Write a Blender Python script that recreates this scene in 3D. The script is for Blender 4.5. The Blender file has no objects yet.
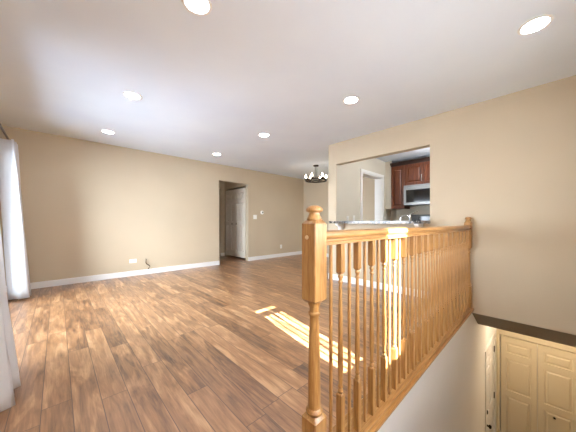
import bpy, bmesh, math, random
from mathutils import Vector, Matrix
random.seed(7)
S = bpy.context.scene
COL = S.collection
PI = math.pi

# ------------------------------------------------------------------ camera, world, sun, exposure
YAW = math.radians(43.507)
cam_d = bpy.data.cameras.new('camera'); cam = bpy.data.objects.new('camera', cam_d); COL.objects.link(cam)
cam_d.sensor_width = 36.0; cam_d.sensor_fit = 'HORIZONTAL'
cam_d.lens = 243.14 / 576 * 36
cam_d.shift_y = 6.51 / 576
cam_d.clip_start = 0.02
cam.location = (0, 0, 1.0256); cam.rotation_euler = (PI / 2, 0, -YAW)
S.camera = cam

SKY_STRENGTH = 22.0
SUN_STRENGTH = 70.0
LENS_STRENGTH = 40.0
EXPOSURE = 0.3

w = bpy.data.worlds.new('sky'); S.world = w; w.use_nodes = True
bg = w.node_tree.nodes['Background']
bg.inputs[0].default_value = (0.78, 0.89, 1.0, 1); bg.inputs[1].default_value = SKY_STRENGTH

sun_d = bpy.data.lights.new('sun', 'SUN'); sun = bpy.data.objects.new('sun', sun_d); COL.objects.link(sun)
sun_d.energy = SUN_STRENGTH; sun_d.angle = math.radians(0.5); sun_d.color = (1.0, 0.98, 0.95)
SUN_DIR = Vector((0.186, 1.0, -0.627)).normalized()
sun.rotation_euler = SUN_DIR.to_track_quat('-Z', 'Y').to_euler()
sun.location = (1, -6, 6)

S.view_settings.view_transform = 'Standard'; S.view_settings.look = 'None'
S.view_settings.gamma = 1.0; S.view_settings.use_curve_mapping = False
S.view_settings.exposure = EXPOSURE
S.cycles.use_denoising = True
S.cycles.max_bounces = 12; S.cycles.diffuse_bounces = 8; S.cycles.glossy_bounces = 4
S.cycles.transmission_bounces = 8; S.cycles.transparent_max_bounces = 12
S.cycles.sample_clamp_indirect = 6.0
S.cycles.caustics_reflective = False; S.cycles.caustics_refractive = False

# window portal for the daylight through the glazed balcony door
def portal(name, loc, rot, sx, sy):
    l = bpy.data.lights.new(name, 'AREA'); l.shape = 'RECTANGLE'; l.size = sx; l.size_y = sy
    l.cycles.is_portal = True
    o = bpy.data.objects.new(name, l); COL.objects.link(o); o.location = loc; o.rotation_euler = rot
    return o

# ------------------------------------------------------------------ key dimensions (metres)
H = 2.44
XL = -0.62           # left (glazed) wall face
YF = -0.45           # front wall face behind the viewer
YB = 5.433           # back wall face
XR = 3.6075          # right wall face
XE = 5.857           # far end of dining room, kitchen and foyer
YK = 2.552           # kitchen partition face
YS = 0.598           # stairwell wall face
ZF = -2.97           # foyer floor
XC = 5.80            # foyer closet wall face

# ------------------------------------------------------------------ helpers
def srgb(r, g, b):
    f = lambda c: (c / 255 / 12.92) if c / 255 <= 0.04045 else ((c / 255 + 0.055) / 1.055) ** 2.4
    return (f(r), f(g), f(b), 1.0)

def mat(name, col=None, rough=0.5, metal=0.0, spec=0.5):
    m = bpy.data.materials.new(name); m.use_nodes = True
    b = m.node_tree.nodes['Principled BSDF']
    if col: b.inputs['Base Color'].default_value = col
    b.inputs['Roughness'].default_value = rough; b.inputs['Metallic'].default_value = metal
    b.inputs['Specular IOR Level'].default_value = spec
    return m, m.node_tree, b

def N(nt, kind, **kw):
    n = nt.nodes.new(kind)
    for k, v in kw.items(): setattr(n, k, v)
    return n

def math_node(nt, op, a, b=None, c=None):
    n = N(nt, 'ShaderNodeMath', operation=op)
    for i, x in enumerate((a, b, c)):
        if x is None: continue
        if isinstance(x, (int, float)): n.inputs[i].default_value = x
        else: nt.links.new(x, n.inputs[i])
    return n.outputs[0]

def ramp(nt, fac, stops):
    r = N(nt, 'ShaderNodeValToRGB')
    el = r.color_ramp.elements
    while len(el) < len(stops): el.new(0.5)
    for e, (p, c) in zip(el, stops): e.position = p; e.color = c
    nt.links.new(fac, r.inputs[0])
    return r.outputs[0]

def mix(nt, fac, a, b, blend='MIX'):
    n = N(nt, 'ShaderNodeMix', data_type='RGBA', blend_type=blend)
    if isinstance(fac, (int, float)): n.inputs[0].default_value = fac
    else: nt.links.new(fac, n.inputs[0])
    for i, x in ((6, a), (7, b)):
        if isinstance(x, tuple): n.inputs[i].default_value = x
        else: nt.links.new(x, n.inputs[i])
    return n.outputs[2]

def bump(nt, b, height, strength=0.1, dist=0.01):
    n = N(nt, 'ShaderNodeBump'); n.inputs['Strength'].default_value = strength; n.inputs['Distance'].default_value = dist
    nt.links.new(height, n.inputs['Height']); nt.links.new(n.outputs[0], b.inputs['Normal'])

def noise(nt, vec, scale, detail=3, rough=0.5, dim='3D'):
    n = N(nt, 'ShaderNodeTexNoise', noise_dimensions=dim)
    n.inputs['Scale'].default_value = scale; n.inputs['Detail'].default_value = detail; n.inputs['Roughness'].default_value = rough
    if vec is not None: nt.links.new(vec, n.inputs['Vector'])
    return n.outputs['Fac']

def obj_coords(nt, scale=(1, 1, 1)):
    t = N(nt, 'ShaderNodeTexCoord'); mp = N(nt, 'ShaderNodeMapping'); mp.inputs['Scale'].default_value = scale
    nt.links.new(t.outputs['Object'], mp.inputs[0])
    return mp.outputs[0]

def paint(name, col, rough=0.6, var=0.03, tex=180):
    m, nt, b = mat(name, col, rough)
    v = obj_coords(nt)
    n1 = noise(nt, v, 1.3, 3)
    c0 = tuple(x * (1 - var) for x in col[:3]) + (1,); c1 = tuple(min(1, x * (1 + var)) for x in col[:3]) + (1,)
    nt.links.new(ramp(nt, n1, [(0.3, c0), (0.7, c1)]), b.inputs['Base Color'])
    bump(nt, b, noise(nt, v, tex, 2), 0.06, 0.002)
    return m

def wood(name, dark, mid, light, axis='Z', rough=0.35, stretch=14, scale=16, coat=0.25):
    m, nt, b = mat(name, None, rough)
    sc = [stretch, stretch, stretch]; sc['XYZ'.index(axis)] = 1.0
    v = obj_coords(nt, sc)
    n1 = noise(nt, v, 3.0, 5, 0.6)
    n2 = noise(nt, v, scale, 3, 0.5)
    f = math_node(nt, 'ADD', math_node(nt, 'MULTIPLY', n1, 0.65), math_node(nt, 'MULTIPLY', n2, 0.35))
    nt.links.new(ramp(nt, f, [(0.30, dark), (0.5, mid), (0.72, light)]), b.inputs['Base Color'])
    bump(nt, b, n2, 0.05, 0.002)
    b.inputs['Coat Weight'].default_value = coat; b.inputs['Coat Roughness'].default_value = 0.2
    return m

def laminate():
    m, nt, b = mat('walnut_laminate', None, 0.3, 0.0, 1.0)
    L = nt.links.new
    t = N(nt, 'ShaderNodeTexCoord'); sp = N(nt, 'ShaderNodeSeparateXYZ'); L(t.outputs['Object'], sp.inputs[0])
    W, LEN = 0.125, 1.22
    u = math_node(nt, 'DIVIDE', math_node(nt, 'ADD', sp.outputs[0], 0.063 + 10 * W), W)
    row = math_node(nt, 'FLOOR', u); fu = math_node(nt, 'FRACT', u)
    wn = N(nt, 'ShaderNodeTexWhiteNoise', noise_dimensions='1D'); L(row, wn.inputs['W'])
    vv = math_node(nt, 'ADD', math_node(nt, 'DIVIDE', sp.outputs[1], LEN), math_node(nt, 'MULTIPLY', wn.outputs['Value'], 5.0))
    vv = math_node(nt, 'ADD', vv, 20)
    cell = math_node(nt, 'FLOOR', vv); fv = math_node(nt, 'FRACT', vv)
    cb = N(nt, 'ShaderNodeCombineXYZ'); L(row, cb.inputs[0]); L(cell, cb.inputs[1])
    w2 = N(nt, 'ShaderNodeTexWhiteNoise', noise_dimensions='2D'); L(cb.outputs[0], w2.inputs['Vector'])
    rnd = w2.outputs['Value']
    # grain coordinates: each plank shifted, stretched along Y
    gc = N(nt, 'ShaderNodeCombineXYZ')
    L(math_node(nt, 'MULTIPLY', sp.outputs[0], 9.0), gc.inputs[0]); L(math_node(nt, 'MULTIPLY', sp.outputs[1], 1.7), gc.inputs[1])
    L(math_node(nt, 'MULTIPLY', rnd, 60.0), gc.inputs[2])
    big = N(nt, 'ShaderNodeTexNoise'); big.inputs['Scale'].default_value = 1.25; big.inputs['Detail'].default_value = 4
    big.inputs['Roughness'].default_value = 0.55; big.inputs['Distortion'].default_value = 0.7; L(gc.outputs[0], big.inputs['Vector'])
    # figured bands
    bands = math_node(nt, 'FRACT', math_node(nt, 'MULTIPLY', big.outputs['Fac'], 3.0))
    bands = math_node(nt, 'ABSOLUTE', math_node(nt, 'SUBTRACT', bands, 0.5))
    gf = N(nt, 'ShaderNodeCombineXYZ')
    L(math_node(nt, 'MULTIPLY', sp.outputs[0], 120.0), gf.inputs[0]); L(math_node(nt, 'MULTIPLY', sp.outputs[1], 6.0), gf.inputs[1]); L(math_node(nt, 'MULTIPLY', rnd, 30.0), gf.inputs[2])
    fine = noise(nt, gf.outputs[0], 1.0, 3, 0.6)
    gm = N(nt, 'ShaderNodeCombineXYZ')
    L(math_node(nt, 'MULTIPLY', sp.outputs[0], 34.0), gm.inputs[0]); L(math_node(nt, 'MULTIPLY', sp.outputs[1], 3.2), gm.inputs[1]); L(math_node(nt, 'MULTIPLY', rnd, 47.0), gm.inputs[2])
    md = N(nt, 'ShaderNodeTexNoise'); md.inputs['Scale'].default_value = 1.0; md.inputs['Detail'].default_value = 4
    md.inputs['Roughness'].default_value = 0.6; md.inputs['Distortion'].default_value = 0.9; L(gm.outputs[0], md.inputs['Vector'])
    f = math_node(nt, 'ADD', math_node(nt, 'MULTIPLY', big.outputs['Fac'], 0.42), math_node(nt, 'MULTIPLY', bands, 0.20))
    f = math_node(nt, 'ADD', f, math_node(nt, 'MULTIPLY', md.outputs['Fac'], 0.42))
    f = math_node(nt, 'ADD', f, math_node(nt, 'MULTIPLY', fine, 0.16))
    f = math_node(nt, 'ADD', f, math_node(nt, 'MULTIPLY', math_node(nt, 'SUBTRACT', rnd, 0.5), 0.14))
    col = ramp(nt, f, [(0.36, srgb(74, 45, 25)), (0.46, srgb(128, 88, 54)), (0.57, srgb(166, 120, 79)), (0.74, srgb(206, 162, 118))])
    # seams
    du = math_node(nt, 'MULTIPLY', math_node(nt, 'MINIMUM', fu, math_node(nt, 'SUBTRACT', 1.0, fu)), W)
    dv = math_node(nt, 'MULTIPLY', math_node(nt, 'MINIMUM', fv, math_node(nt, 'SUBTRACT', 1.0, fv)), LEN)
    dd = math_node(nt, 'MINIMUM', du, dv)
    sm = N(nt, 'ShaderNodeMapRange'); sm.inputs['From Min'].default_value = 0.0008; sm.inputs['From Max'].default_value = 0.003
    L(dd, sm.inputs['Value'])
    col = mix(nt, sm.outputs[0], srgb(80, 54, 38), col)
    L(col, b.inputs['Base Color'])
    hgt = math_node(nt, 'ADD', sm.outputs[0], math_node(nt, 'MULTIPLY', fine, 0.25))
    bump(nt, b, hgt, 0.1, 0.001)
    rr = N(nt, 'ShaderNodeMapRange'); rr.inputs['To Min'].default_value = 0.28; rr.inputs['To Max'].default_value = 0.42
    L(big.outputs['Fac'], rr.inputs['Value']); L(rr.outputs[0], b.inputs['Roughness'])
    b.inputs['Coat Weight'].default_value = 0.6; b.inputs['Coat Roughness'].default_value = 0.48
    return m

def granite():
    m, nt, b = mat('speckled_granite', None, 0.15)
    v = obj_coords(nt)
    vo = N(nt, 'ShaderNodeTexVoronoi'); vo.inputs['Scale'].default_value = 42; nt.links.new(v, vo.inputs['Vector'])
    sp = N(nt, 'ShaderNodeSeparateColor'); nt.links.new(vo.outputs['Color'], sp.inputs[0])
    f = math_node(nt, 'ADD', math_node(nt, 'MULTIPLY', sp.outputs[0], 0.7), math_node(nt, 'MULTIPLY', noise(nt, v, 120, 3), 0.3))
    nt.links.new(ramp(nt, f, [(0.25, srgb(34, 31, 30)), (0.42, srgb(92, 86, 80)), (0.62, srgb(128, 120, 112)), (0.9, srgb(196, 188, 178))]), b.inputs['Base Color'])
    return m

def emit(name, col, strength):
    m = bpy.data.materials.new(name); m.use_nodes = True; nt = m.node_tree; nt.nodes.clear()
    e = N(nt, 'ShaderNodeEmission'); e.inputs[0].default_value = col; e.inputs[1].default_value = strength
    o = N(nt, 'ShaderNodeOutputMaterial'); nt.links.new(e.outputs[0], o.inputs[0])
    return m

def glass(name):
    m = bpy.data.materials.new(name); m.use_nodes = True; nt = m.node_tree; nt.nodes.clear()
    g = N(nt, 'ShaderNodeBsdfGlossy'); g.inputs['Roughness'].default_value = 0.02
    tr = N(nt, 'ShaderNodeBsdfTransparent'); fr = N(nt, 'ShaderNodeFresnel'); fr.inputs[0].default_value = 1.25
    mx = N(nt, 'ShaderNodeMixShader'); nt.links.new(fr.outputs[0], mx.inputs[0]); nt.links.new(tr.outputs[0], mx.inputs[1]); nt.links.new(g.outputs[0], mx.inputs[2])
    o = N(nt, 'ShaderNodeOutputMaterial'); nt.links.new(mx.outputs[0], o.inputs[0])
    return m

def fabric(name, col, trans=0.35):
    m = bpy.data.materials.new(name); m.use_nodes = True; nt = m.node_tree; nt.nodes.clear()
    v = obj_coords(nt)
    nz = noise(nt, v, 260, 2)
    c = mix(nt, nz, tuple(x * 0.93 for x in col[:3]) + (1,), col)
    d = N(nt, 'ShaderNodeBsdfDiffuse'); t = N(nt, 'ShaderNodeBsdfTranslucent')
    nt.links.new(c, d.inputs[0]); nt.links.new(c, t.inputs[0])
    mx = N(nt, 'ShaderNodeMixShader'); mx.inputs[0].default_value = trans
    nt.links.new(d.outputs[0], mx.inputs[1]); nt.links.new(t.outputs[0], mx.inputs[2])
    o = N(nt, 'ShaderNodeOutputMaterial'); nt.links.new(mx.outputs[0], o.inputs[0])
    return m

M = {}
M['wall'] = paint('beige_wall_paint', srgb(200, 184, 158))
M['wall_kitchen'] = paint('pale_greige_paint', srgb(206, 199, 183))
M['wall_stair'] = paint('pale_stair_paint', srgb(238, 238, 238))
M['ceiling'] = paint('white_ceiling_paint', srgb(232, 242, 255), 0.8)
M['trim'] = paint('white_trim_paint', srgb(238, 238, 236), 0.35, 0.01)
M['cream'] = paint('cream_door_paint', srgb(226, 215, 190), 0.4, 0.01)
M['hall_door'] = paint('ivory_door_paint', srgb(224, 214, 198), 0.4, 0.01)
M['taupe_shade'] = paint('shaded_taupe_paint', srgb(134, 122, 108), 0.7)  # taupe darkened: shade of the sloped underside and the unlit bedroom
M['floor'] = laminate()
M['tile'] = paint('grey_floor_tile', srgb(150, 144, 136), 0.4)
O_D, O_M, O_L = srgb(124, 84, 42), srgb(166, 120, 68), srgb(198, 154, 98)
M['oak_z'] = wood('honey_oak_upright', O_D, O_M, O_L, 'Z')
M['oak_x'] = wood('honey_oak_length', O_D, O_M, O_L, 'X')
M['cherry'] = wood('dark_cherry', srgb(58, 26, 9), srgb(96, 46, 17), srgb(126, 68, 28), 'Z', 0.5, coat=0.0)
M['crown_shade'] = wood('shaded_cherry_length', srgb(24, 11, 6), srgb(38, 17, 9), srgb(52, 24, 13), 'Y', 0.6, coat=0.0)  # shadow gap above the crown put into its colour
M['granite'] = granite()
M['steel'] = mat('brushed_steel', srgb(140, 138, 135), 0.4, 1.0)[0]
M['chrome'] = mat('chrome', srgb(225, 225, 225), 0.12, 1.0)[0]
M['black_glass'] = mat('black_glass', srgb(12, 12, 13), 0.08)[0]
M['black_metal'] = mat('black_metal', srgb(22, 20, 19), 0.35, 0.6)[0]
M['bronze'] = mat('dark_bronze', srgb(40, 32, 26), 0.35, 0.8)[0]
M['range_grey'] = mat('dark_grey_enamel', srgb(74, 74, 72), 0.4)[0]
M['dark'] = mat('dark_plastic', srgb(26, 25, 25), 0.5)[0]
M['plastic'] = mat('white_plastic', srgb(242, 240, 234), 0.35)[0]
M['cable'] = mat('brown_cable_sheath', srgb(84, 62, 44), 0.5)[0]
M['brass'] = mat('aged_brass', srgb(120, 96, 56), 0.35, 0.9)[0]
M['glass'] = glass('clear_glass')
M['curtain'] = fabric('white_curtain_cloth', srgb(240, 240, 242), 0.35)
M['sheer'] = fabric('added_sheer_cloth', srgb(245, 245, 245), 0.27)  # added sheers, glowing with daylight as fill from behind the viewer
M['lens'] = emit('lit_lens', (0.90, 0.95, 1.0, 1), LENS_STRENGTH)
M['bulb'] = emit('lit_candle_bulb', (1.0, 0.88, 0.72, 1), 24.0)
M['dome'] = emit('added_kitchen_fill', (0.97, 0.98, 1.0, 1), 90.0)  # added kitchen light, its source unseen
M['hall_fill'] = emit('added_hall_fill', (1.0, 0.92, 0.8, 1), 6.0)  # added hallway light, its source unseen
M['dome_warm'] = emit('lit_foyer_dome', (1.0, 0.80, 0.56, 1), 62)
M['carpet'] = paint('beige_stair_carpet', srgb(170, 158, 142), 0.95, 0.06, 400)
M['grass'] = paint('pale_paving', srgb(118, 124, 132), 0.9, 0.06, 30)

def link(name, bm, m, parent=None, smooth=None):
    me = bpy.data.meshes.new(name); bmesh.ops.recalc_face_normals(bm, faces=bm.faces)
    bm.to_mesh(me); bm.free()
    me.materials.append(m)
    if smooth is not None:
        me.polygons.foreach_set('use_smooth', [True] * len(me.polygons))
        if smooth < 180: me.set_sharp_from_angle(angle=math.radians(smooth))
    o = bpy.data.objects.new(name, me); COL.objects.link(o)
    if parent: o.parent = parent
    return o

def tag(o, label=None, cat=None, group=None, kind=None):
    if label: o['label'] = label
    if cat: o['category'] = cat
    if group: o['group'] = group
    if kind: o['kind'] = kind
    return o

def empty(name, loc=(0, 0, 0), rz=0):
    o = bpy.data.objects.new(name, None); COL.objects.link(o); o.location = loc; o.rotation_euler = (0, 0, rz)
    o.empty_display_size = 0.1
    return o

def bm_box(x0, x1, y0, y1, z0, z1, bev=0.0, seg=2, bm=None):
    t = bmesh.new()
    bmesh.ops.create_cube(t, size=1)
    for v in t.verts:
        v.co = Vector((x0 + (v.co.x + .5) * (x1 - x0), y0 + (v.co.y + .5) * (y1 - y0), z0 + (v.co.z + .5) * (z1 - z0)))
    if bev: bmesh.ops.bevel(t, geom=list(t.edges), offset=bev, segments=seg, affect='EDGES', profile=0.5)
    return merge(bm, t)

def merge(bm, t):
    if bm is None: return t
    me = bpy.data.meshes.new('tmp'); t.to_mesh(me); t.free(); bm.from_mesh(me); bpy.data.meshes.remove(me)
    return bm

def bm_lathe(profile, n=20, c=(0, 0, 0), bm=None):
    """profile: list of (radius, z); axis Z."""
    t = bmesh.new(); rings = []
    for r, z in profile:
        if r < 1e-5: rings.append([t.verts.new((c[0], c[1], c[2] + z))])
        else: rings.append([t.verts.new((c[0] + r * math.cos(2 * PI * k / n), c[1] + r * math.sin(2 * PI * k / n), c[2] + z)) for k in range(n)])
    for a, b in zip(rings[:-1], rings[1:]):
        for k in range(n):
            k2 = (k + 1) % n
            if len(a) == 1 and len(b) == 1: continue
            if len(a) == 1: t.faces.new((a[0], b[k], b[k2]))
            elif len(b) == 1: t.faces.new((a[k], a[k2], b[0]))
            else: t.faces.new((a[k], a[k2], b[k2], b[k]))
    for ring in (rings[0], rings[-1]):
        if len(ring) > 1: t.faces.new(ring)
    return merge(bm, t)

def bm_tube(pts, r, n=10, bm=None):
    t = bmesh.new(); rings = []
    pts = [Vector(p) for p in pts]
    for i, p in enumerate(pts):
        d = (pts[min(i + 1, len(pts) - 1)] - pts[max(i - 1, 0)]).normalized()
        a = Vector((0, 0, 1)) if abs(d.z) < 0.9 else Vector((1, 0, 0))
        u = d.cross(a).normalized(); v = d.cross(u)
        rr = r[i] if isinstance(r, (list, tuple)) else r
        rings.append([t.verts.new(p + (u * math.cos(2 * PI * k / n) + v * math.sin(2 * PI * k / n)) * rr) for k in range(n)])
    for a, b in zip(rings[:-1], rings[1:]):
        for k in range(n): t.faces.new((a[k], a[(k + 1) % n], b[(k + 1) % n], b[k]))
    t.faces.new(rings[0]); t.faces.new(rings[-1])
    return merge(bm, t)

def bm_prism(poly, axis, a, b, bm=None):
    """poly in the two other axes (in XYZ order), swept from a to b along axis."""
    t = bmesh.new(); i = 'XYZ'.index(axis)
    def P(p, s):
        l = list(p); l.insert(i, s); return t.verts.new(l)
    A = [P(p, a) for p in poly]; B = [P(p, b) for p in poly]
    t.faces.new(A); t.faces.new(B[::-1])
    for k in range(len(poly)): t.faces.new((A[k], A[(k + 1) % len(poly)], B[(k + 1) % len(poly)], B[k]))
    return merge(bm, t)

def bm_cells(xs, ys, zs, solid):
    """one connected mesh from grid cells where solid(xm,ym,zm)"""
    t = bmesh.new(); V = {}
    def v(i, j, k):
        if (i, j, k) not in V: V[(i, j, k)] = t.verts.new((xs[i], ys[j], zs[k]))
        return V[(i, j, k)]
    nx, ny, nz = len(xs) - 1, len(ys) - 1, len(zs) - 1
    def f(i, j, k):
        if not (0 <= i < nx and 0 <= j < ny and 0 <= k < nz): return False
        return solid((xs[i] + xs[i + 1]) / 2, (ys[j] + ys[j + 1]) / 2, (zs[k] + zs[k + 1]) / 2)
    for i in range(nx):
        for j in range(ny):
            for k in range(nz):
                if not f(i, j, k): continue
                if not f(i - 1, j, k): t.faces.new((v(i, j, k), v(i, j, k + 1), v(i, j + 1, k + 1), v(i, j + 1, k)))
                if not f(i + 1, j, k): t.faces.new((v(i + 1, j, k), v(i + 1, j + 1, k), v(i + 1, j + 1, k + 1), v(i + 1, j, k + 1)))
                if not f(i, j - 1, k): t.faces.new((v(i, j, k), v(i + 1, j, k), v(i + 1, j, k + 1), v(i, j, k + 1)))
                if not f(i, j + 1, k): t.faces.new((v(i, j + 1, k), v(i, j + 1, k + 1), v(i + 1, j + 1, k + 1), v(i + 1, j + 1, k)))
                if not f(i, j, k - 1): t.faces.new((v(i, j, k), v(i, j + 1, k), v(i + 1, j + 1, k), v(i + 1, j, k)))
                if not f(i, j, k + 1): t.faces.new((v(i, j, k + 1), v(i + 1, j, k + 1), v(i + 1, j + 1, k + 1), v(i, j + 1, k + 1)))
    return t

def holed(x0, x1, y0, y1, z0, z1, holes=()):
    """box with box-shaped holes (each hole = x0,x1,y0,y1,z0,z1)"""
    xs, ys, zs = {x0, x1}, {y0, y1}, {z0, z1}
    for h in holes:
        for s, (a, b), (lo, hi) in ((xs, h[0:2], (x0, x1)), (ys, h[2:4], (y0, y1)), (zs, h[4:6], (z0, z1))):
            for q in (a, b):
                if lo < q < hi: s.add(q)
    def solid(x, y, z): return not any(h[0] < x < h[1] and h[2] < y < h[3] and h[4] < z < h[5] for h in holes)
    return bm_cells(sorted(xs), sorted(ys), sorted(zs), solid)

def struct(name, bm, m, parent=None, smooth=None, label=None):
    o = link(name, bm, m, parent, smooth)
    if parent is None: o['kind'] = 'structure'
    if label: o['label'] = label
    return o

def copy_tree(o, parent=None):
    c = o.copy(); COL.objects.link(c); c.parent = parent
    for ch in list(o.children): copy_tree(ch, c)
    return c

# ------------------------------------------------------------------ the setting
T = 0.12
BIG = 50
X_STAIR = 0.80      # stairs start here, below the railing's newel
# upper floor: living, dining, kitchen, hall, with the stair opening cut out
Y_EDGE = 0.612
struct('floor', holed(XL - T, XE + T, YF - T, 8.2, -0.25, 0.0, [(X_STAIR, 8, -3, Y_EDGE, -1, 1)]), M['floor'])
struct('floor_kitchen', holed(XR + T, XE, YF, YK, -0.25, 0.0, [(0, 4.3, -3, Y_EDGE + 0.1, -1, 1)]), M['tile'])
struct('ceiling', bm_box(XL - T, XE + T, YF - T, 8.2, H, H + 0.15), M['ceiling'])
struct('ground', bm_box(-30, 30, -30, 30, -3.3, -3.2), M['grass'])

SL = (2.42, 4.74, 0.03, 2.06)        # balcony door opening in the left wall (y0,y1,z0,z1)
struct('wall_left', holed(XL - T, XL, YF - T, YB + T, 0, H, [(-BIG, BIG, SL[0], SL[1], SL[2], SL[3])]), M['wall'])
WG = (1.150, 1.420)                   # sun gap left between its two added sheers
WN = (-0.35, 2.40, 0.87, 1.80)        # unseen front window, widened for fill light (x0,x1,z0,z1)
struct('wall_front', holed(XL - T, XE + T, YF - T, YF, ZF, H, [(WN[0], WN[1], -BIG, BIG, WN[2], WN[3])]), M['wall'])
DW = (2.855, 3.695, 2.05)            # hall doorway in the back wall
struct('wall_back', holed(XL - T, XE + T, YB, YB + T, 0, H, [(DW[0], DW[1], -BIG, BIG, -1, DW[2])]), M['wall'])
PT = (1.049, YK, 1.01, 2.066)     # pass-through
XS0, ZS0, XS1, ZS1 = XR, -0.055, 3.99, -0.30
struct('wall_right', holed(XR, XR + T, YF, YK + 0.17, ZS0, H, [(-BIG, BIG, PT[0], PT[1], PT[2], PT[3]), (-BIG, BIG, Y_EDGE, 9, -1, 0), (XR + 0.012, 9, YK, 9, -1, 9)]), M['wall'])
KD = (4.50, 5.39, 2.05)              # kitchen doorway
def kw():
    return holed(XR + 0.012, XE, YK, YK + 0.17, 0, H, [(KD[0], KD[1], -BIG, BIG, -1, KD[2])])
struct('wall_kitchen', kw(), M['wall_kitchen'])
struct('wall_dining', bm_box(XE, XE + T, YF, YB, 0, H), M['wall'])
struct('wall_cooking', bm_box(XE - 0.008, XE, YF, YK, 0, H), M['wall_kitchen'])
# hall behind the doorway
struct('wall_hall_side', holed(3.74, 3.74 + T, YB + T, 8.1, 0, H, [(-BIG, BIG, 5.60, 6.66, -1, 2.03)]), M['wall'])
struct('wall_hall_end', holed(1.2, 3.74, 6.78, 6.78 + T, 0, H, [(2.60, 3.605, -BIG, BIG, -1, 2.04)]), M['wall'])
struct('wall_hall_left', bm_box(1.2 - T, 1.2, YB + T, 8.1, 0, H), M['wall'])
struct('wall_bedroom', bm_box(1.2, 4.4, 8.0, 8.1, 0, H), M['taupe_shade'])  # dark colour stands in for the unlit room
struct('wall_closet_hall', bm_box(4.35, 4.40, YB + T, 8.1, 0, H), M['wall'])
# stairwell and foyer
struct('wall_stairwell', holed(XL, XE, YS, YS + T, ZF, -0.062, [(4.62, 5.50, -BIG, BIG, ZF - 1, ZF + 2.035)]), M['wall_stair'])
struct('wall_stair_back', bm_box(X_STAIR - T, X_STAIR, YF, YS, ZF, -0.25), M['wall_stair'])
struct('wall_closet', holed(XC, XC + T, YF, YS, ZF, -0.25, [(-BIG, BIG, -0.39, 0.551, ZF - 1, ZF + 1.985)]), M['wall_stair'])
struct('wall_garage', bm_box(XL, XE + T, YS + 0.8, YS + 0.86, ZF, -0.26), M['wall_stair'])
struct('floor_foyer', bm_box(XL, XE + T, YF, YS + 0.8, ZF - 0.1, ZF), M['tile'])
struct('wall_closet_rear', bm_box(XE + 0.06, XE + T, YF, YS + 0.8, ZF, -0.251), M['wall_stair'])
struct('trim_soffit', bm_prism([(XS0, ZS0), (XS1, ZS1), (XC, ZS1), (XC, ZS1 + 0.05), (XS1 + 0.1, ZS1 + 0.05), (XS0 + T, ZS0)], 'Y', YF, YS), M['taupe_shade'])  # colour carries the shade of the downward slope
def stairs():
    n = 15; rise = -ZF / n; run = 0.25
    pts = [(X_STAIR, -rise)]
    for k in range(1, n):
        x = X_STAIR + (k - 1) * run
        pts += [(x + run, -k * rise), (x + run, -(k + 1) * rise)]
    pts += [(X_STAIR, ZF)]
    return bm_prism(pts, 'Y', YF, YS)
struct('stairs', stairs(), M['carpet'])

def baseboard(name, x0, x1, y0, y1, h=0.1):
    bm = bm_box(x0, x1, y0, y1, 0, h, 0.004, 2)
    struct(name, bm, M['trim'])
baseboard('baseboard_back', XL, DW[0], YB - 0.015, YB)
baseboard('baseboard_dining', DW[1], XE, YB - 0.015, YB)
baseboard('baseboard_end', XE - 0.015, XE, YK + 0.17, YB - 0.015)
baseboard('baseboard_left', XL, XL + 0.015, SL[1] + 0.08, YB - 0.015)
baseboard('baseboard_right', XR - 0.015, XR, Y_EDGE + 0.12, YK + 0.17)
baseboard('baseboard_hall', 3.605, 3.74, 6.765, 6.78)
baseboard('baseboard_kitchen', XR + T, XE, YK + 0.17, YK + 0.185)

# trim round the kitchen doorway
def casing_frame(name, x0, x1, z1, y, wd=0.06, th=0.016, m='trim'):
    xs = [x0 - wd, x0, x1, x1 + wd]; zs = [0, z1, z1 + wd]
    bm = bm_cells(xs, [y - th, y], zs, lambda x, yy, z: z > z1 or x < x0 or x > x1)
    return struct(name, bm, M[m])
casing_frame('trim_1', KD[0], KD[1], KD[2], YK, 0.062)
bm = bm_cells([KD[0], KD[0] + 0.018, KD[1] - 0.018, KD[1]], [YK, YK + 0.17], [0, KD[2] - 0.018, KD[2]], lambda x, y, z: z > KD[2] - 0.018 or x < KD[0] + 0.018 or x > KD[1] - 0.018)
struct('trim_2', bm, M['trim'])

# ------------------------------------------------------------------ windows
def window_slider():
    r = empty('window_1', (XL - T / 2, (SL[0] + SL[1]) / 2, SL[2])); r['kind'] = 'structure'
    r['label'] = 'white framed sliding balcony door between the two curtains'
    y0, y1, z0, z1 = SL[0] - r.location.y, SL[1] - r.location.y, 0, SL[3] - SL[2]
    fr = 0.05
    link('window_frame', bm_cells([-0.05, 0.05], [y0, y0 + fr, y1 - fr, y1], [z0, z0 + fr, z1 - fr, z1], lambda x, y, z: not (y0 + fr < y < y1 - fr and z0 + fr < z < z1 - fr)), M['trim'], r)
    for s, (a, b) in enumerate(((y0 + fr, 0.03), (-0.03, y1 - fr))):
        xo = -0.022 if s == 0 else 0.022
        sash = link('sash', bm_cells([xo - 0.018, xo + 0.018], [a, a + 0.06, b - 0.06, b], [fr, fr + 0.08, z1 - fr - 0.06, z1 - fr], lambda x, y, z: not (a + 0.06 < y < b - 0.06 and fr + 0.08 < z < z1 - fr - 0.06)), M['trim'], r)
        link('pane', bm_box(xo - 0.003, xo + 0.003, a + 0.05, b - 0.05, fr + 0.07, z1 - fr - 0.05), M['glass'], sash)
window_slider()
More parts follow.
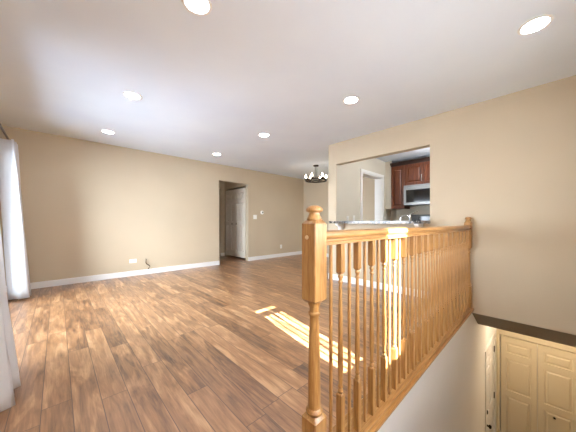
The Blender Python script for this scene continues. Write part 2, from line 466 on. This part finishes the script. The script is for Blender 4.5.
def window_front():  # sun beam implies the window; extra width added for fill light
    r = empty('window_2', ((WN[0] + WN[1]) / 2, YF - T / 2, WN[2])); r['kind'] = 'structure'
    r['label'] = 'unseen front window above the stairs, widened for fill light behind added sheers'
    a = (WN[1] - WN[0]) / 2; z1 = WN[3] - WN[2]; f = 0.012
    link('window_frame', bm_cells([-a, -a + f, a - f, a], [-0.04, 0.04], [0, f, z1 - f, z1], lambda x, y, z: not (-a + f < x < a - f and f < z < z1 - f)), M['trim'], r)
    link('pane', bm_box(-a + f, a - f, -0.003, 0.003, f, z1 - f), M['glass'], r)
window_front()
portal('balcony_door_portal', (XL - T - 0.02, (SL[0] + SL[1]) / 2, (SL[2] + SL[3]) / 2), (0, -PI / 2, 0), SL[3] - SL[2], SL[1] - SL[0])
portal('front_window_portal', ((WN[0] + WN[1]) / 2, YF - T - 0.02, (WN[2] + WN[3]) / 2), (PI / 2, 0, 0), WN[1] - WN[0], WN[3] - WN[2])

# ------------------------------------------------------------------ panelled doors
def panel_leaf(wd, ht, panels, th=0.035, dp=0.018):
    """door leaf in local XZ (x 0..wd, z 0..ht), front towards -Y; panels = list of (x0,x1,z0,z1) recessed and raised again"""
    t = bmesh.new()
    xs = sorted({0, wd} | {p[0] for p in panels} | {p[1] for p in panels})
    zs = sorted({0, ht} | {p[2] for p in panels} | {p[3] for p in panels})
    V = {}
    def v(x, y, z):
        k = (round(x, 5), round(y, 5), round(z, 5))
        if k not in V: V[k] = t.verts.new(k)
        return V[k]
    def is_panel(xm, zm): return any(p[0] < xm < p[1] and p[2] < zm < p[3] for p in panels)
    for i in range(len(xs) - 1):
        for j in range(len(zs) - 1):
            x0, x1, z0, z1 = xs[i], xs[i + 1], zs[j], zs[j + 1]
            if is_panel((x0 + x1) / 2, (z0 + z1) / 2): continue
            t.faces.new((v(x0, 0, z0), v(x1, 0, z0), v(x1, 0, z1), v(x0, 0, z1)))
    for (x0, x1, z0, z1) in panels:
        def ring(d, y): return [v(x0 + d, y, z0 + d), v(x1 - d, y, z0 + d), v(x1 - d, y, z1 - d), v(x0 + d, y, z1 - d)]
        # outer corners may lie on subdivided edges of neighbours only at grid corners
        R = [ring(0, 0), ring(0.008, dp), ring(0.022, dp), ring(0.042, 0.003)]
        for a, b in zip(R[:-1], R[1:]):
            for k in range(4): t.faces.new((a[k], a[(k + 1) % 4], b[(k + 1) % 4], b[k]))
        t.faces.new(R[-1])
    # sides and back
    B = [v(0, th, 0), v(wd, th, 0), v(wd, th, ht), v(0, th, ht)]
    t.faces.new(B[::-1])
    edges = [[v(x, 0, 0) for x in xs], [v(wd, 0, z) for z in zs], [v(x, 0, ht) for x in reversed(xs)], [v(0, 0, z) for z in reversed(zs)]]
    for e, (b0, b1) in zip(edges, ((B[0], B[1]), (B[1], B[2]), (B[2], B[3]), (B[3], B[0]))):
        t.faces.new(e[::-1] + [b0, b1])
    return t

def knob_bm(r=0.018, ln=0.035):
    return bm_lathe([(r * 0.5, 0), (r * 0.45, ln * 0.45), (r * 0.95, ln * 0.6), (r, ln * 0.8), (r * 0.6, ln), (0, ln * 1.03)], 14)

def bifold(name, loc, rz, widths, ht, m, knobs, label, km, dp=0.018):
    """leaves side by side along local X, front towards -Y"""
    r = empty(name, loc, rz); r['kind'] = 'structure'; r['label'] = label
    x = 0.0; out = []
    for i, wd in enumerate(widths):
        g = 0.0028; st = 0.065
        w2 = wd - 2 * g
        st = min(0.075, w2 * 0.2)
        ps = [(st, w2 - st, ht - 0.11 - 0.18, ht - 0.11), (st, w2 - st, 1.0, ht - 0.11 - 0.18 - 0.10), (st, w2 - st, 0.17, 0.90)]
        lf = link('door_leaf', panel_leaf(w2, ht, ps, 0.035, dp), m, r); lf.location = (x + g, 0, 0)
        for (kx, kz, ki) in knobs:
            if ki == i:
                k = link('knob', knob_bm(), km, lf, 60); k.location = (kx - x - g, 0.0, kz); k.rotation_euler = (PI / 2, 0, 0)
        x += wd
    return r

# hall bifold: on X=3.74 wall facing -X ; local X runs along -Y when rz=-90
bifold('door_1', (3.705, 6.655, 0.055), -PI / 2, [0.263] * 4, 1.915, M['hall_door'],
       [(0.41, 0.93, 1), (0.64, 0.93, 2)], 'white four leaf panelled bifold closet door in the hallway', M['brass'], 0.028)
# foyer closet: faces -X, local X along -Y from y=.551
bifold('door_2', (XC + 0.02, 0.545, ZF + 0.01), -PI / 2, [0.466, 0.466], 1.955, M['cream'],
       [(0.469 + 0.19, 0.84, 1)], 'cream pair of panelled closet doors at the foot of the stairs', M['bronze'])
# casing of the foyer closet
cs = bm_cells([XC - 0.016, XC], [-0.45, -0.39, 0.551, 0.596], [ZF, ZF + 1.985, ZF + 2.115], lambda x, y, z: z > ZF + 1.985 or y < -0.39 or y > 0.551)
struct('trim_3', cs, M['cream'])
# entrance door in the stairwell wall, seen edge on
def side_door():
    r = empty('door_3', (4.645, YS + 0.004, ZF + 0.01)); r['kind'] = 'structure'
    r['label'] = 'white door with dark hinges in the stairwell wall, seen almost edge on'
    wd, ht = 0.835, 2.02; s = 0.11; c = wd / 2
    cols = [(s, c - 0.05), (c + 0.05, wd - s)]
    ps = [(a, b, z0, z1) for a, b in cols for z0, z1 in ((0.22, 0.85), (1.0, 1.60), (1.70, 1.90))]
    lf = link('door_leaf', panel_leaf(wd, ht, ps), M['wall_stair'], r)
    k = link('knob', knob_bm(0.028, 0.06), M['bronze'], lf, 60); k.location = (0.065, 0, 0.92); k.rotation_euler = (PI / 2, 0, 0)
    k = link('deadbolt', bm_lathe([(0.03, 0), (0.03, 0.012), (0.02, 0.02), (0, 0.02)], 16), M['bronze'], lf, 40); k.location = (0.065, 0, 1.12); k.rotation_euler = (PI / 2, 0, 0)
    for z in (0.2, 1.0, 1.8):
        link('hinge', bm_lathe([(0.009, z - 0.05), (0.009, z + 0.05)], 10, (wd + 0.006, -0.006, 0)), M['bronze'], r, 40)
    return r
side_door()
cs = bm_cells([4.55, 4.62, 5.50, 5.57], [YS - 0.014, YS], [ZF, ZF + 2.035, ZF + 2.105], lambda x, y, z: z > ZF + 2.035 or x < 4.62 or x > 5.50)
struct('trim_4', cs, M['trim'])

# ------------------------------------------------------------------ stair railing
YR = 0.626
def newel(root, x):
    s = 0.036
    bm = bmesh.new()
    # square blocks with chamfered shoulders, turned shaft between
    def block(z0, z1, ch0, ch1, k0=0.78, k1=0.70):
        t = bmesh.new()
        lv = []
        if ch0: lv.append((z0, k0))
        lv += [(z0 + ch0, 1.0), (z1 - ch1, 1.0)]
        if ch1: lv.append((z1, k1))
        rings = []
        b = 0.10
        for z, k in lv:
            q = s * k
            rings.append([t.verts.new((x + q * u, YR + q * v, z)) for u, v in ((-1, -1 + b), (-1 + b, -1), (1 - b, -1), (1, -1 + b), (1, 1 - b), (1 - b, 1), (-1 + b, 1), (-1, 1 - b))])
        for a, c in zip(rings[:-1], rings[1:]):
            for k in range(8): t.faces.new((a[k], a[(k + 1) % 8], c[(k + 1) % 8], c[k]))
        t.faces.new(rings[0]); t.faces.new(rings[-1])
        merge(bm, t)
    block(0.0, 0.276, 0, 0.014)
    block(0.716, 1.035, 0.009, 0.014)
    bm_lathe([(0.026, 0.272), (0.033, 0.280), (0.034, 0.288), (0.030, 0.295), (0.0255, 0.300), (0.025, 0.315), (0.0245, 0.40), (0.022, 0.52), (0.0195, 0.62), (0.0185, 0.655), (0.021, 0.660), (0.0238, 0.666), (0.0238, 0.672), (0.0195, 0.677),
              (0.019, 0.690), (0.0215, 0.698), (0.0245, 0.706), (0.025, 0.722)], 28, (x, YR, 0), bm)
    n = link('newel_post', bm, M['oak_z'], root, 35)
    link('finial', bm_lathe([(0.022, 1.030), (0.029, 1.034), (0.0305, 1.040), (0.0275, 1.045), (0.0240, 1.052), (0.0205, 1.060), (0.021, 1.064), (0.031, 1.068), (0.0338, 1.073), (0.0325, 1.080), (0.026, 1.087), (0.014, 1.0925), (0, 1.094)], 28, (x, YR, 0)), M['oak_z'], n, 60)
    return n

def railing():
    r = empty('stair_railing', (2.1, YR, 0))
    tag(r, 'honey oak stair railing with turned balusters and newel posts along the stairwell', 'railing')
    off = Vector((-2.1, -YR, 0))
    parts = []
    n0 = newel(r, 0.737); n1 = newel(r, XR - 0.04)
    pl = link('wood_plug', bm_lathe([(0.0085, 0), (0.0085, 0.002), (0.006, 0.0032), (0, 0.0032)], 16), M['plug'], n0, 40)
    pl.location = (0.737 - 0.036, YR + 0.006, 0.968); pl.rotation_euler = (0, -PI / 2, 0)
    prof = [(0.029, 0.934), (0.029, 0.946), (0.020, 0.950), (0.020, 0.957), (0.027, 0.962), (0.0315, 0.969), (0.0315, 0.979), (0.027, 0.987), (0.016, 0.992)]
    poly = [(YR - a, z) for a, z in prof] + [(YR + a, z) for a, z in reversed(prof)]
    link('handrail', bm_prism(poly, 'X', 0.737 + 0.036, XR - 0.076), M['oak_x'], r, 35)
    # landing tread under the balusters and moulded fascia
    link('base_rail', bm_prism([(0.592, 0.0), (0.592, 0.012), (0.598, 0.019), (0.715, 0.019), (0.722, 0.012), (0.722, 0.0)], 'X', 0.70, XR - 0.002), M['oak_x'], r)
    link('fascia_molding', bm_prism([(0.5965, 0.0), (0.576, 0.0), (0.572, -0.006), (0.572, -0.016), (0.577, -0.022), (0.586, -0.03), (0.590, -0.045), (0.5965, -0.058)], 'X', 0.70, XR - 0.002), M['oak_x'], r, 40)
    x = 0.866; z0, z1 = 0.0185, 0.9345
    # turned balusters
    a = 0.0145
    bm = bm_box(-a, a, -a, a, z0, 0.262, 0.0015, 1)
    def pyr(zb, zt, bm):
        t = bmesh.new()
        A = [t.verts.new((u * a * 0.98, v * a * 0.98, zb)) for u, v in ((-1, -1), (1, -1), (1, 1), (-1, 1))]
        B = [t.verts.new((u * a * 0.45, v * a * 0.45, zt)) for u, v in ((-1, -1), (1, -1), (1, 1), (-1, 1))]
        for k in range(4): t.faces.new((A[k], A[(k + 1) % 4], B[(k + 1) % 4], B[k]))
        t.faces.new(A); t.faces.new(B); merge(bm, t)
    pyr(0.2615, 0.272, bm)
    bm_lathe([(0.009, 0.262), (0.0125, 0.272), (0.0130, 0.277), (0.0095, 0.283), (0.0085, 0.288), (0.0118, 0.294), (0.0118, 0.299), (0.0090, 0.305), (0.0105, 0.330), (0.0125, 0.375), (0.0125, 0.42), (0.0105, 0.55), (0.0082, 0.70), (0.0075, 0.752),
              (0.0105, 0.757), (0.0105, 0.763), (0.0075, 0.768), (0.0085, 0.776), (0.0120, 0.783), (0.0120, 0.788), (0.009, 0.795)], 16, (0, 0, 0), bm)
    pyr(0.8045, 0.794, bm)
    bm_box(-a, a, -a, a, 0.804, z1, 0.0015, 1, bm)
    proto = link('turned_baluster', bm, M['oak_z'], r, 35)
    bm = bm_lathe([(0.0078, z0), (0.0078, z1)], 12)
    thin = link('plain_spindle', bm, M['oak_z'], r, 40)
    k = 0; step = 0.1425
    xs = []; xt = []
    xx = 0.917
    while xx < 3.52: xs.append(xx); xx += step
    xx = 0.917 - step / 2
    while xx < 3.52: xt.append(xx); xx += step
    for i, xx in enumerate(xs):
        o = proto if i == 0 else proto.copy()
        if i: COL.objects.link(o)
        o.location = (xx, YR, 0); o.parent = r
    for i, xx in enumerate(xt):
        o = thin if i == 0 else thin.copy()
        if i: COL.objects.link(o)
        o.location = (xx, YR, 0); o.parent = r
    for ch in list(r.children): ch.location = ch.location + off
M['plug'] = mat('pale_wood_plug', srgb(205, 176, 140), 0.4)[0]
railing()

# ------------------------------------------------------------------ recessed ceiling lights
def downlight():
    r = empty('recessed_light', (0, 0, H))
    link('trim_ring', bm_lathe([(0.072, -0.001), (0.072, -0.004), (0.078, -0.008), (0.091, -0.006), (0.093, -0.001)], 40), M['trim'], r, 40)
    link('lens', bm_lathe([(0.0715, -0.0015), (0.0715, -0.0035), (0, -0.0045)], 40), M['lens'], r, 40)
    return r
spots = [
    (0.653, 1.54, 'round white recessed ceiling light cut off by the top edge of the photo'),
    (2.482, 0.045, 'round white recessed ceiling light nearest the right wall above the stairwell'),
    (0.61, 3.157, 'round recessed ceiling light on the window side, second nearest of its row'),
    (0.575, 4.677, 'round recessed ceiling light on the window side, nearest the back wall'),
    (2.46, 1.535, 'round recessed ceiling light nearest the top left of the kitchen pass-through'),
    (2.424, 3.117, 'round recessed ceiling light in the middle of the ceiling, left of the chandelier'),
    (2.395, 4.664, 'round recessed ceiling light nearest the hallway doorway'),
]
dl = downlight()
for i, (x, y, lab) in enumerate(spots):
    o = dl if i == 0 else copy_tree(dl)
    o.location = (x, y, H); tag(o, lab, 'ceiling light', 'recessed lights in the living room ceiling')

# ------------------------------------------------------------------ chandelier
def chandelier():
    r = empty('chandelier', (4.647, 3.889, H)); tag(r, 'dark metal ring chandelier with lit candle bulbs over the dining area', 'chandelier')
    link('canopy', bm_lathe([(0.07, 0), (0.07, -0.015), (0.055, -0.028), (0, -0.03)], 24), M['bronze'], r, 40)
    zr = -0.375
    for s in (-1, 1):
        link('hanging_rod', bm_tube([(s * 0.03, 0, -0.025), (s * 0.03, 0, zr)], 0.006, 8), M['bronze'], r, 60)
    bm = bmesh.new()
    R, h, th, n = 0.27, 0.03, 0.012, 48
    ringv = []
    for k in range(n):
        a = 2 * PI * k / n; c, s_ = math.cos(a), math.sin(a)
        ringv.append([bm.verts.new((rr * c, rr * s_, zz)) for rr, zz in ((R, zr - h / 2), (R, zr + h / 2), (R - th, zr + h / 2), (R - th, zr - h / 2))])
    for k in range(n):
        A, B = ringv[k], ringv[(k + 1) % n]
        for q in range(4): bm.faces.new((A[q], B[q], B[(q + 1) % 4], A[(q + 1) % 4]))
    link('ring', bm, M['bronze'], r, 40)
    link('hub', bm_lathe([(0.045, zr - 0.012), (0.045, zr + 0.012), (0, zr + 0.012)], 20), M['bronze'], r, 40)
    for k in range(6):
        a = 2 * PI * k / 6 + 0.3; c, s_ = math.cos(a), math.sin(a)
        link('arm', bm_tube([(0.03 * c, 0.03 * s_, zr), ((R - 0.006) * c, (R - 0.006) * s_, zr)], 0.007, 8), M['bronze'], r, 60)
        lt = link('candle_holder', bm_lathe([(0.030, zr + 0.014), (0.030, zr + 0.022), (0.012, zr + 0.024), (0.012, zr + 0.055), (0, zr + 0.055)], 14, ((R - 0.02) * c, (R - 0.02) * s_, 0)), M['bronze'], r, 40)
        link('bulb', bm_lathe([(0.010, zr + 0.055), (0.019, zr + 0.075), (0.021, zr + 0.09), (0.012, zr + 0.125), (0.003, zr + 0.15), (0, zr + 0.151)], 14, ((R - 0.02) * c, (R - 0.02) * s_, 0)), M['bulb'], lt, 60)
        link('glass_shade', bm_lathe([(0.033, zr + 0.024), (0.040, zr + 0.03), (0.040, zr + 0.16), (0.038, zr + 0.16), (0.038, zr + 0.032)], 18, ((R - 0.02) * c, (R - 0.02) * s_, 0)), M['glass'], lt, 60)
chandelier()

# ------------------------------------------------------------------ curtains and rod
def curtain(name, y0, y1, cx, amp, nf, label, zt=2.12, zb=0.02):
    """hangs at x = cx(z), folds of amplitude amp(z) along Y"""
    bm = bmesh.new(); NY, NZ = nf * 16, 26
    rows = []
    for j in range(NZ + 1):
        z = zb + (zt - zb) * j / NZ; t = (z - zb) / (zt - zb)
        row = []
        for i in range(NY + 1):
            u = i / NY; ph = 2 * PI * nf * u
            y = y0 + (y1 - y0) * u + 0.02 * math.sin(2 * ph + 3 * t) * (1 - 0.6 * t)
            x = cx(t) + amp(t) * (0.85 * math.sin(ph + 0.5 * math.sin(2.2 * t + u * 5)) + 0.15 * math.sin(2 * ph + 2 * t))
            row.append(bm.verts.new((x, y, z)))
        rows.append(row)
    for a, b in zip(rows[:-1], rows[1:]):
        for i in range(NY): bm.faces.new((a[i], a[i + 1], b[i + 1], b[i]))
    o = link(name, bm, M['curtain'], None, 180)
    md = o.modifiers.new('thickness', 'SOLIDIFY'); md.thickness = 0.0025
    tag(o, label, 'curtain', 'white curtains at the balcony door')
    return o
curtain('curtain', 4.72, 5.14, lambda t: -0.372 - 0.100 * t, lambda t: 0.118 - 0.028 * t, 4,
        'bright white curtain panel hanging beside the back wall corner', 2.10)
curtain('curtain', 1.95, 2.617, lambda t: -0.318 - 0.10 * t, lambda t: 0.160 - 0.075 * t, 3,
        'greyish shaded curtain panel at the left edge, nearest the viewer')
for (a, b, lab) in ((WN[0] - 0.06, WG[0], 'added unseen sheer over the front window, on the side away from the right wall'), (WG[1], WN[1] + 0.06, 'added unseen sheer over the front window, on the side of the right wall')):
    bm = bmesh.new(); rows = []
    n = int((b - a) / 0.012)
    for z in (0.80, 1.25, 1.86):
        rows.append([bm.verts.new((a + (b - a) * i / n, YF + 0.03 + 0.012 * math.sin(i * 0.75), z)) for i in range(n + 1)])
    for r0, r1 in zip(rows[:-1], rows[1:]):
        for i in range(n): bm.faces.new((r0[i], r0[i + 1], r1[i + 1], r1[i]))
    o = link('added_sheer', bm, M['sheer'], None, 180)
    tag(o, lab, 'curtain', 'added sheers at the front window')
def rod():
    r = empty('curtain_rod', (-0.48, 3.5, 2.15)); tag(r, 'metal curtain rod with dark ball end above the white curtains', 'curtain rod')
    link('pole', bm_tube([(0, -1.75, 0), (0, 1.68, 0)], 0.012, 14), M['steel'], r, 60)
    for s in (-1, 1):
        y = -1.75 if s < 0 else 1.68
        f = link('ball_end', bm_lathe([(0.014, 0), (0.02, 0.006), (0.012, 0.012), (0.026, 0.028), (0.030, 0.042), (0.024, 0.058), (0, 0.068)], 16), M['black_metal'], r, 60)
        f.location = (0, y, 0); f.rotation_euler = (-PI / 2 * s, 0, 0)
        y2 = y - s * 0.06
        link('wall_bracket', bm_tube([(-0.139, y2, -0.02), (-0.02, y2, -0.02), (0, y2, -0.014)], 0.008, 8), M['plastic'], r, 60)
rod()

# ------------------------------------------------------------------ wall plates on the back wall
def plate(name, x, y, z, wd, ht, normal, label, cat, kind):
    """wall plate with outlets or a switch; normal '-Y' plates lie on a Y wall"""
    r = empty(name, (x, y, z)); tag(r, label, cat)
    link('cover_plate', bm_box(-wd / 2, wd / 2, -0.006, 0, -ht / 2, ht / 2, 0.002, 2), M['plastic'], r)
    if kind == 'outlet':
        horizontal = wd > ht
        for s in (-1, 1):
            cx, cz = (s * 0.021, 0) if horizontal else (0, s * 0.021)
            so = link('socket', bm_box(cx - 0.016, cx + 0.016, -0.0085, -0.0055, cz - 0.014, cz + 0.014, 0.001, 1), M['plastic'], r)
            for q in (-1, 1): link('slot', bm_box(cx + q * 0.006 - 0.001, cx + q * 0.006 + 0.001, -0.0092, -0.008, cz - 0.003, cz + 0.006), M['dark'], so)
    elif kind == 'switch':
        for s in ((-0.023, 0.023) if wd > 0.1 else (0,)):
            link('toggle', bm_box(s - 0.005, s + 0.005, -0.018, -0.005, -0.002, 0.014, 0.001, 1), M['plastic'], r)
    return r
plate('wall_outlet', 1.055, YB, 0.287, 0.12, 0.072, '-Y', 'white horizontal outlet plate low on the back wall, beside the brown cable', 'outlet', 'outlet')
plate('wall_outlet', 4.867, YB, 0.306, 0.072, 0.115, '-Y', 'white outlet low on the wall between the hallway doorway and dining corner', 'outlet', 'outlet')
plate('light_switch', 3.915, YB, 1.176, 0.115, 0.115, '-Y', 'white light switch plate right of the hallway doorway, below the round thermostat', 'light switch', 'switch')
def thermostat():
    r = empty('thermostat', (4.154, YB, 1.306)); tag(r, 'small round white thermostat with dark dial on the beige back wall', 'thermostat')
    a = link('back_plate', bm_lathe([(0.055, 0), (0.055, 0.008), (0.050, 0.012), (0, 0.012)], 28), M['plastic'], r, 40); a.rotation_euler = (PI / 2, 0, 0)
    a = link('dial', bm_lathe([(0.042, 0.011), (0.040, 0.03), (0.034, 0.036), (0, 0.036)], 28), M['plastic'], r, 40); a.rotation_euler = (PI / 2, 0, 0)
    a = link('display', bm_lathe([(0.02, 0.0355), (0.02, 0.0375), (0, 0.0375)], 20), M['dark'], r, 40); a.rotation_euler = (PI / 2, 0, 0)
thermostat()
tag(link('cable', bm_tube([(1.275, YB - 0.001, 0.30), (1.275, YB - 0.02, 0.30), (1.272, YB - 0.026, 0.27), (1.27, YB - 0.024, 0.235), (1.285, YB - 0.026, 0.205), (1.325, YB - 0.03, 0.175), (1.34, YB - 0.032, 0.15), (1.32, YB - 0.03, 0.125), (1.305, YB - 0.032, 0.10)], 0.0075, 8), M['cable'], None, 60),
    'brown cable end poking out of the back wall above the baseboard', 'cable')

# ------------------------------------------------------------------ bar counter in the pass-through
def bar():
    r = empty('bar_countertop', (3.55, 1.8, 1.01)); tag(r, 'grey speckled granite bar countertop in the kitchen pass-through', 'countertop')
    ys0, ys1 = 1.045, 2.535
    t = bm_cells([3.37 - 3.55, XR - 3.55 - 0.001, XR - 3.55 + T + 0.03], [ys0 - 1.8, PT[0] - 1.8 + 0.002, ys1 - 1.8], [0.001, 0.04],
                 lambda x, y, z: x < XR - 3.55 - 0.001 or PT[0] - 1.8 < y < PT[1] - 1.8)
    link('slab', t, M['granite'], r)
    for y in (1.16, 2.42):
        pts = [(XR - 0.001, 1.01), (3.43, 1.01), (3.43, 0.99), (3.45, 0.975), (3.475, 0.968), (3.50, 0.955), (3.515, 0.935), (3.52, 0.905), (3.54, 0.885), (3.565, 0.87), (3.575, 0.845), (3.59, 0.83), (XR - 0.001, 0.825)]
        pts = [(a - 3.55, b - 1.01) for a, b in pts]
        link('corbel', bm_prism(pts, 'Y', y - 1.8 - 0.03, y - 1.8 + 0.03), M['trim'], r)
bar()

# ------------------------------------------------------------------ kitchen beyond
XCAB = 5.527
def cab_door(wd, ht, m):
    return panel_leaf(wd, ht, [(0.05, wd - 0.05, 0.055, ht - 0.055)], 0.02)
def wall_cabinet(name, y0, y1, z0, z1, doors, label, handles=()):
    """faces -X; local origin at front bottom, y0<y1"""
    r = empty(name, (XCAB, y1, z0), -PI / 2); tag(r, label, 'kitchen cabinet', 'cherry wall cabinets in the kitchen')
    W = y1 - y0; Ht = z1 - z0
    link('body', bm_box(0, W, 0.021, XE - 0.009 - XCAB, 0, Ht), M['cherry'], r)
    n = doors; dw = W / n
    for i in range(n):
        d = link('door', cab_door(dw - 0.006, Ht - 0.01, M['cherry']), M['cherry'], r); d.location = (i * dw + 0.003, 0, 0.005)
        for (hi, hx, hz0, hz1) in handles:
            if hi == i: link('handle', bm_tube([(hx, -0.001, hz0), (hx, -0.028, hz0 + 0.004), (hx, -0.028, hz1 - 0.004), (hx, -0.001, hz1)], 0.006, 8), M['steel'], d, 60)
    return r
wc = wall_cabinet('wall_cabinet', 2.115, 2.405, 1.335, 2.29, 1, 'tall narrow cherry wall cabinet left of the microwave')
link('added_filler', bm_box(-(YK - 2.407), -0.001, 0.021, 0.04, 0, 1.10), M['wall_kitchen'], wc)  # added wall-coloured strip covering the cabinet's shadow in the corner
wall_cabinet('wall_cabinet', 1.345, 2.112, 1.83, 2.29, 2, 'cherry wall cabinet with two doors above the microwave', [(0, 0.350, 0.06, 0.20), (1, 0.340, 0.06, 0.20)])
# crown moulding over cabinets and added filler, coloured dark for the shadow gap
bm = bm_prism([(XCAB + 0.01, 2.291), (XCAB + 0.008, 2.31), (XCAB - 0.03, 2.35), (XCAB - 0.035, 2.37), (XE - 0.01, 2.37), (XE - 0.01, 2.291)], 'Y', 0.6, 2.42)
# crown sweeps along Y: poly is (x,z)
tag(link('cabinet_crown', bm, M['crown_shade']), 'crown molding along the top of the cherry wall cabinets, darkened for the shadow gap above', 'molding')
wall_cabinet('wall_cabinet', 0.75, 1.342, 1.335, 2.29, 2, 'cherry wall cabinet right of the microwave, with no microwave under it')
def microwave():
    z0, z1, y0, y1 = 1.405, 1.826, 1.348, 2.108; xf = XCAB - 0.05
    r = empty('microwave', (xf, y1, z0), -PI / 2); tag(r, 'stainless steel microwave mounted under the cherry wall cabinet', 'microwave')
    W, Ht = y1 - y0, z1 - z0
    link('body', bm_box(0, W, 0.03, XE - 0.01 - xf, 0, Ht), M['dark'], r)
    d = link('door', bm_cells([0, 0.05, 0.52, 0.58], [0, 0.03], [0.0, 0.05, Ht - 0.10, Ht - 0.045], lambda x, y, z: not (0.05 < x < 0.52 and 0.05 < z < Ht - 0.10)), M['steel'], r)
    link('door_glass', bm_box(0.05, 0.52, 0.006, 0.028, 0.05, Ht - 0.10), M['black_glass'], d)
    link('handle', bm_tube([(0.55, 0, 0.07), (0.55, -0.035, 0.08), (0.55, -0.035, Ht - 0.11), (0.55, 0, Ht - 0.10)], 0.009, 10), M['steel'], d, 60)
    link('control_panel', bm_box(0.583, W, 0.0, 0.03, 0, Ht - 0.045, 0.002, 1), M['black_glass'], r)
    link('vent_grille', bm_box(0, W, 0.0, 0.03, Ht - 0.042, Ht, 0.003, 1), M['steel'], r)
microwave()
def kitchen_range():
    y0, y1 = 1.348, 2.108; xf = 5.20
    r = empty('kitchen_range', (xf, y1, 0), -PI / 2); tag(r, 'black and steel kitchen range below the microwave, its back panel showing', 'range')
    W, D = y1 - y0, XE - 0.01 - xf
    link('body', bm_box(0, W, 0.03, D, 0.0, 0.90), M['dark'], r)
    link('oven_door', bm_box(0.005, W - 0.005, 0, 0.03, 0.2, 0.76, 0.004, 1), M['steel'], r)
    link('handle', bm_tube([(0.06, 0, 0.70), (0.06, -0.04, 0.70), (W - 0.06, -0.04, 0.70), (W - 0.06, 0, 0.70)], 0.011, 8), M['steel'], r, 60)
    link('cooktop', bm_box(0, W, 0.0, D - 0.06, 0.90, 0.915, 0.003, 1), M['black_glass'], r)
    bp = link('back_panel', bm_box(0, W, D - 0.06, D, 0.90, 1.20, 0.006, 2), M['range_grey'], r)
    link('control_screen', bm_box(0.20, W - 0.2, D - 0.064, D - 0.058, 1.00, 1.16, 0.001, 1), M['black_glass'], bp)
    for x in (0.07, 0.14, W - 0.14, W - 0.07):
        k = link('dial', bm_lathe([(0.022, 0), (0.02, 0.02), (0, 0.02)], 14), M['dark'], bp, 40); k.location = (x, D - 0.06, 1.07); k.rotation_euler = (PI / 2, 0, 0)
kitchen_range()
def base_unit(name, x0, x1, y0, y1, label, facing):
    r = empty(name, ((x0 + x1) / 2, (y0 + y1) / 2, 0)); tag(r, label, 'base cabinet')
    dx, dy = (x1 - x0) / 2, (y1 - y0) / 2
    link('body', bm_box(-dx, dx, -dy, dy, 0.0, 0.87), M['cherry'], r)
    link('worktop', bm_box(-dx, dx, -dy, dy, 0.871, 0.91, 0.004, 1), M['granite'], r)
    return r
base_unit('base_cabinet', 5.23, XE - 0.01, 2.115, YK - 0.002, 'cherry base cabinet with granite worktop in the kitchen corner, left of the range', -1)
sink_unit = base_unit('base_cabinet', XR + T + 0.002, XR + T + 0.60, 0.85, 2.45, 'cherry sink cabinet behind the pass-through wall, under the chrome faucet', 1)
def faucet():
    r = empty('faucet', (3.93, 1.42, 0.911)); tag(r, 'chrome kitchen faucet with raised lever behind the bar countertop', 'faucet')
    link('base', bm_lathe([(0.028, 0), (0.028, 0.012), (0.02, 0.02), (0.019, 0.195), (0.022, 0.21), (0.018, 0.235), (0, 0.24)], 18), M['chrome'], r, 40)
    d = Vector((-0.65, 0.75, 0)).normalized()
    pts = [(0, 0, 0.145)] + [tuple(d * (0.07 - 0.07 * math.cos(t)) + Vector((0, 0, 0.175 + 0.05 * math.sin(t)))) for t in (0.4, 0.9, 1.4, 1.9, 2.4, 2.9)] + [tuple(d * 0.14 + Vector((0, 0, 0.13)))]
    link('spout', bm_tube(pts, 0.012, 10), M['chrome'], r, 60)
    link('lever', bm_tube([(0, 0, 0.23), (0.05, -0.055, 0.275), (0.075, -0.085, 0.29)], [0.009, 0.007, 0.006], 8), M['chrome'], r, 60)
faucet()
for (x, lab, cat, kd) in ((3.97, 'small white outlet plate on the kitchen wall, nearest the pass-through edge', 'outlet', 'outlet'),
                      (4.19, 'white switch plate on the kitchen wall just left of the doorway casing', 'light switch', 'switch'),
                      (5.52, 'white switch plate on the kitchen wall right of the doorway casing', 'light switch', 'switch')):
    plate('wall_outlet' if kd == 'outlet' else 'light_switch', x, YK, 1.09 if kd == 'outlet' else 1.105, 0.072, 0.115, '-Y', lab, cat, kd)

# ------------------------------------------------------------------ out-of-sight lamps: added for kitchen and hallway, the foyer's known by its glow
def dome(name, loc, label, m, r0=0.16):
    r = empty(name, loc); tag(r, label, 'ceiling light')
    link('base', bm_lathe([(r0 + 0.01, 0), (r0 + 0.01, -0.02), (r0 - 0.01, -0.025), (0, -0.025)], 32), M['trim'], r, 40)
    link('shade', bm_lathe([(r0, -0.022), (r0 * 0.95, -0.05), (r0 * 0.75, -0.078), (r0 * 0.4, -0.095), (0, -0.1)], 32), m, r, 60)
def globe(loc, label, m):
    r = empty('added_globe_lamp', loc); tag(r, label, 'ceiling light')
    link('canopy', bm_lathe([(0.07, 0), (0.07, -0.015), (0.02, -0.03), (0, -0.03)], 24), M['trim'], r, 40)
    link('stem', bm_lathe([(0.009, -0.02), (0.009, -0.20)], 12), M['trim'], r, 40)
    R = 0.12
    link('glass_globe', bm_lathe([(0, -0.19)] + [(R * math.sin(PI * k / 12), -0.31 + R * math.cos(PI * k / 12)) for k in range(1, 12)] + [(0, -0.43)], 24), m, r, 60)
globe((4.75, 0.95, H), 'added unseen globe lamp lighting the kitchen from behind the pass-through wall', M['dome'])
dome('ceiling_lamp', (2.75, 6.15, H), 'added unseen flush lamp lighting the hallway beyond the doorway', M['hall_fill'], 0.12)
dome('ceiling_lamp', (4.9, -0.05, ZS1), 'round flush lamp on the foyer ceiling above the closet doors', M['dome_warm'], 0.13)
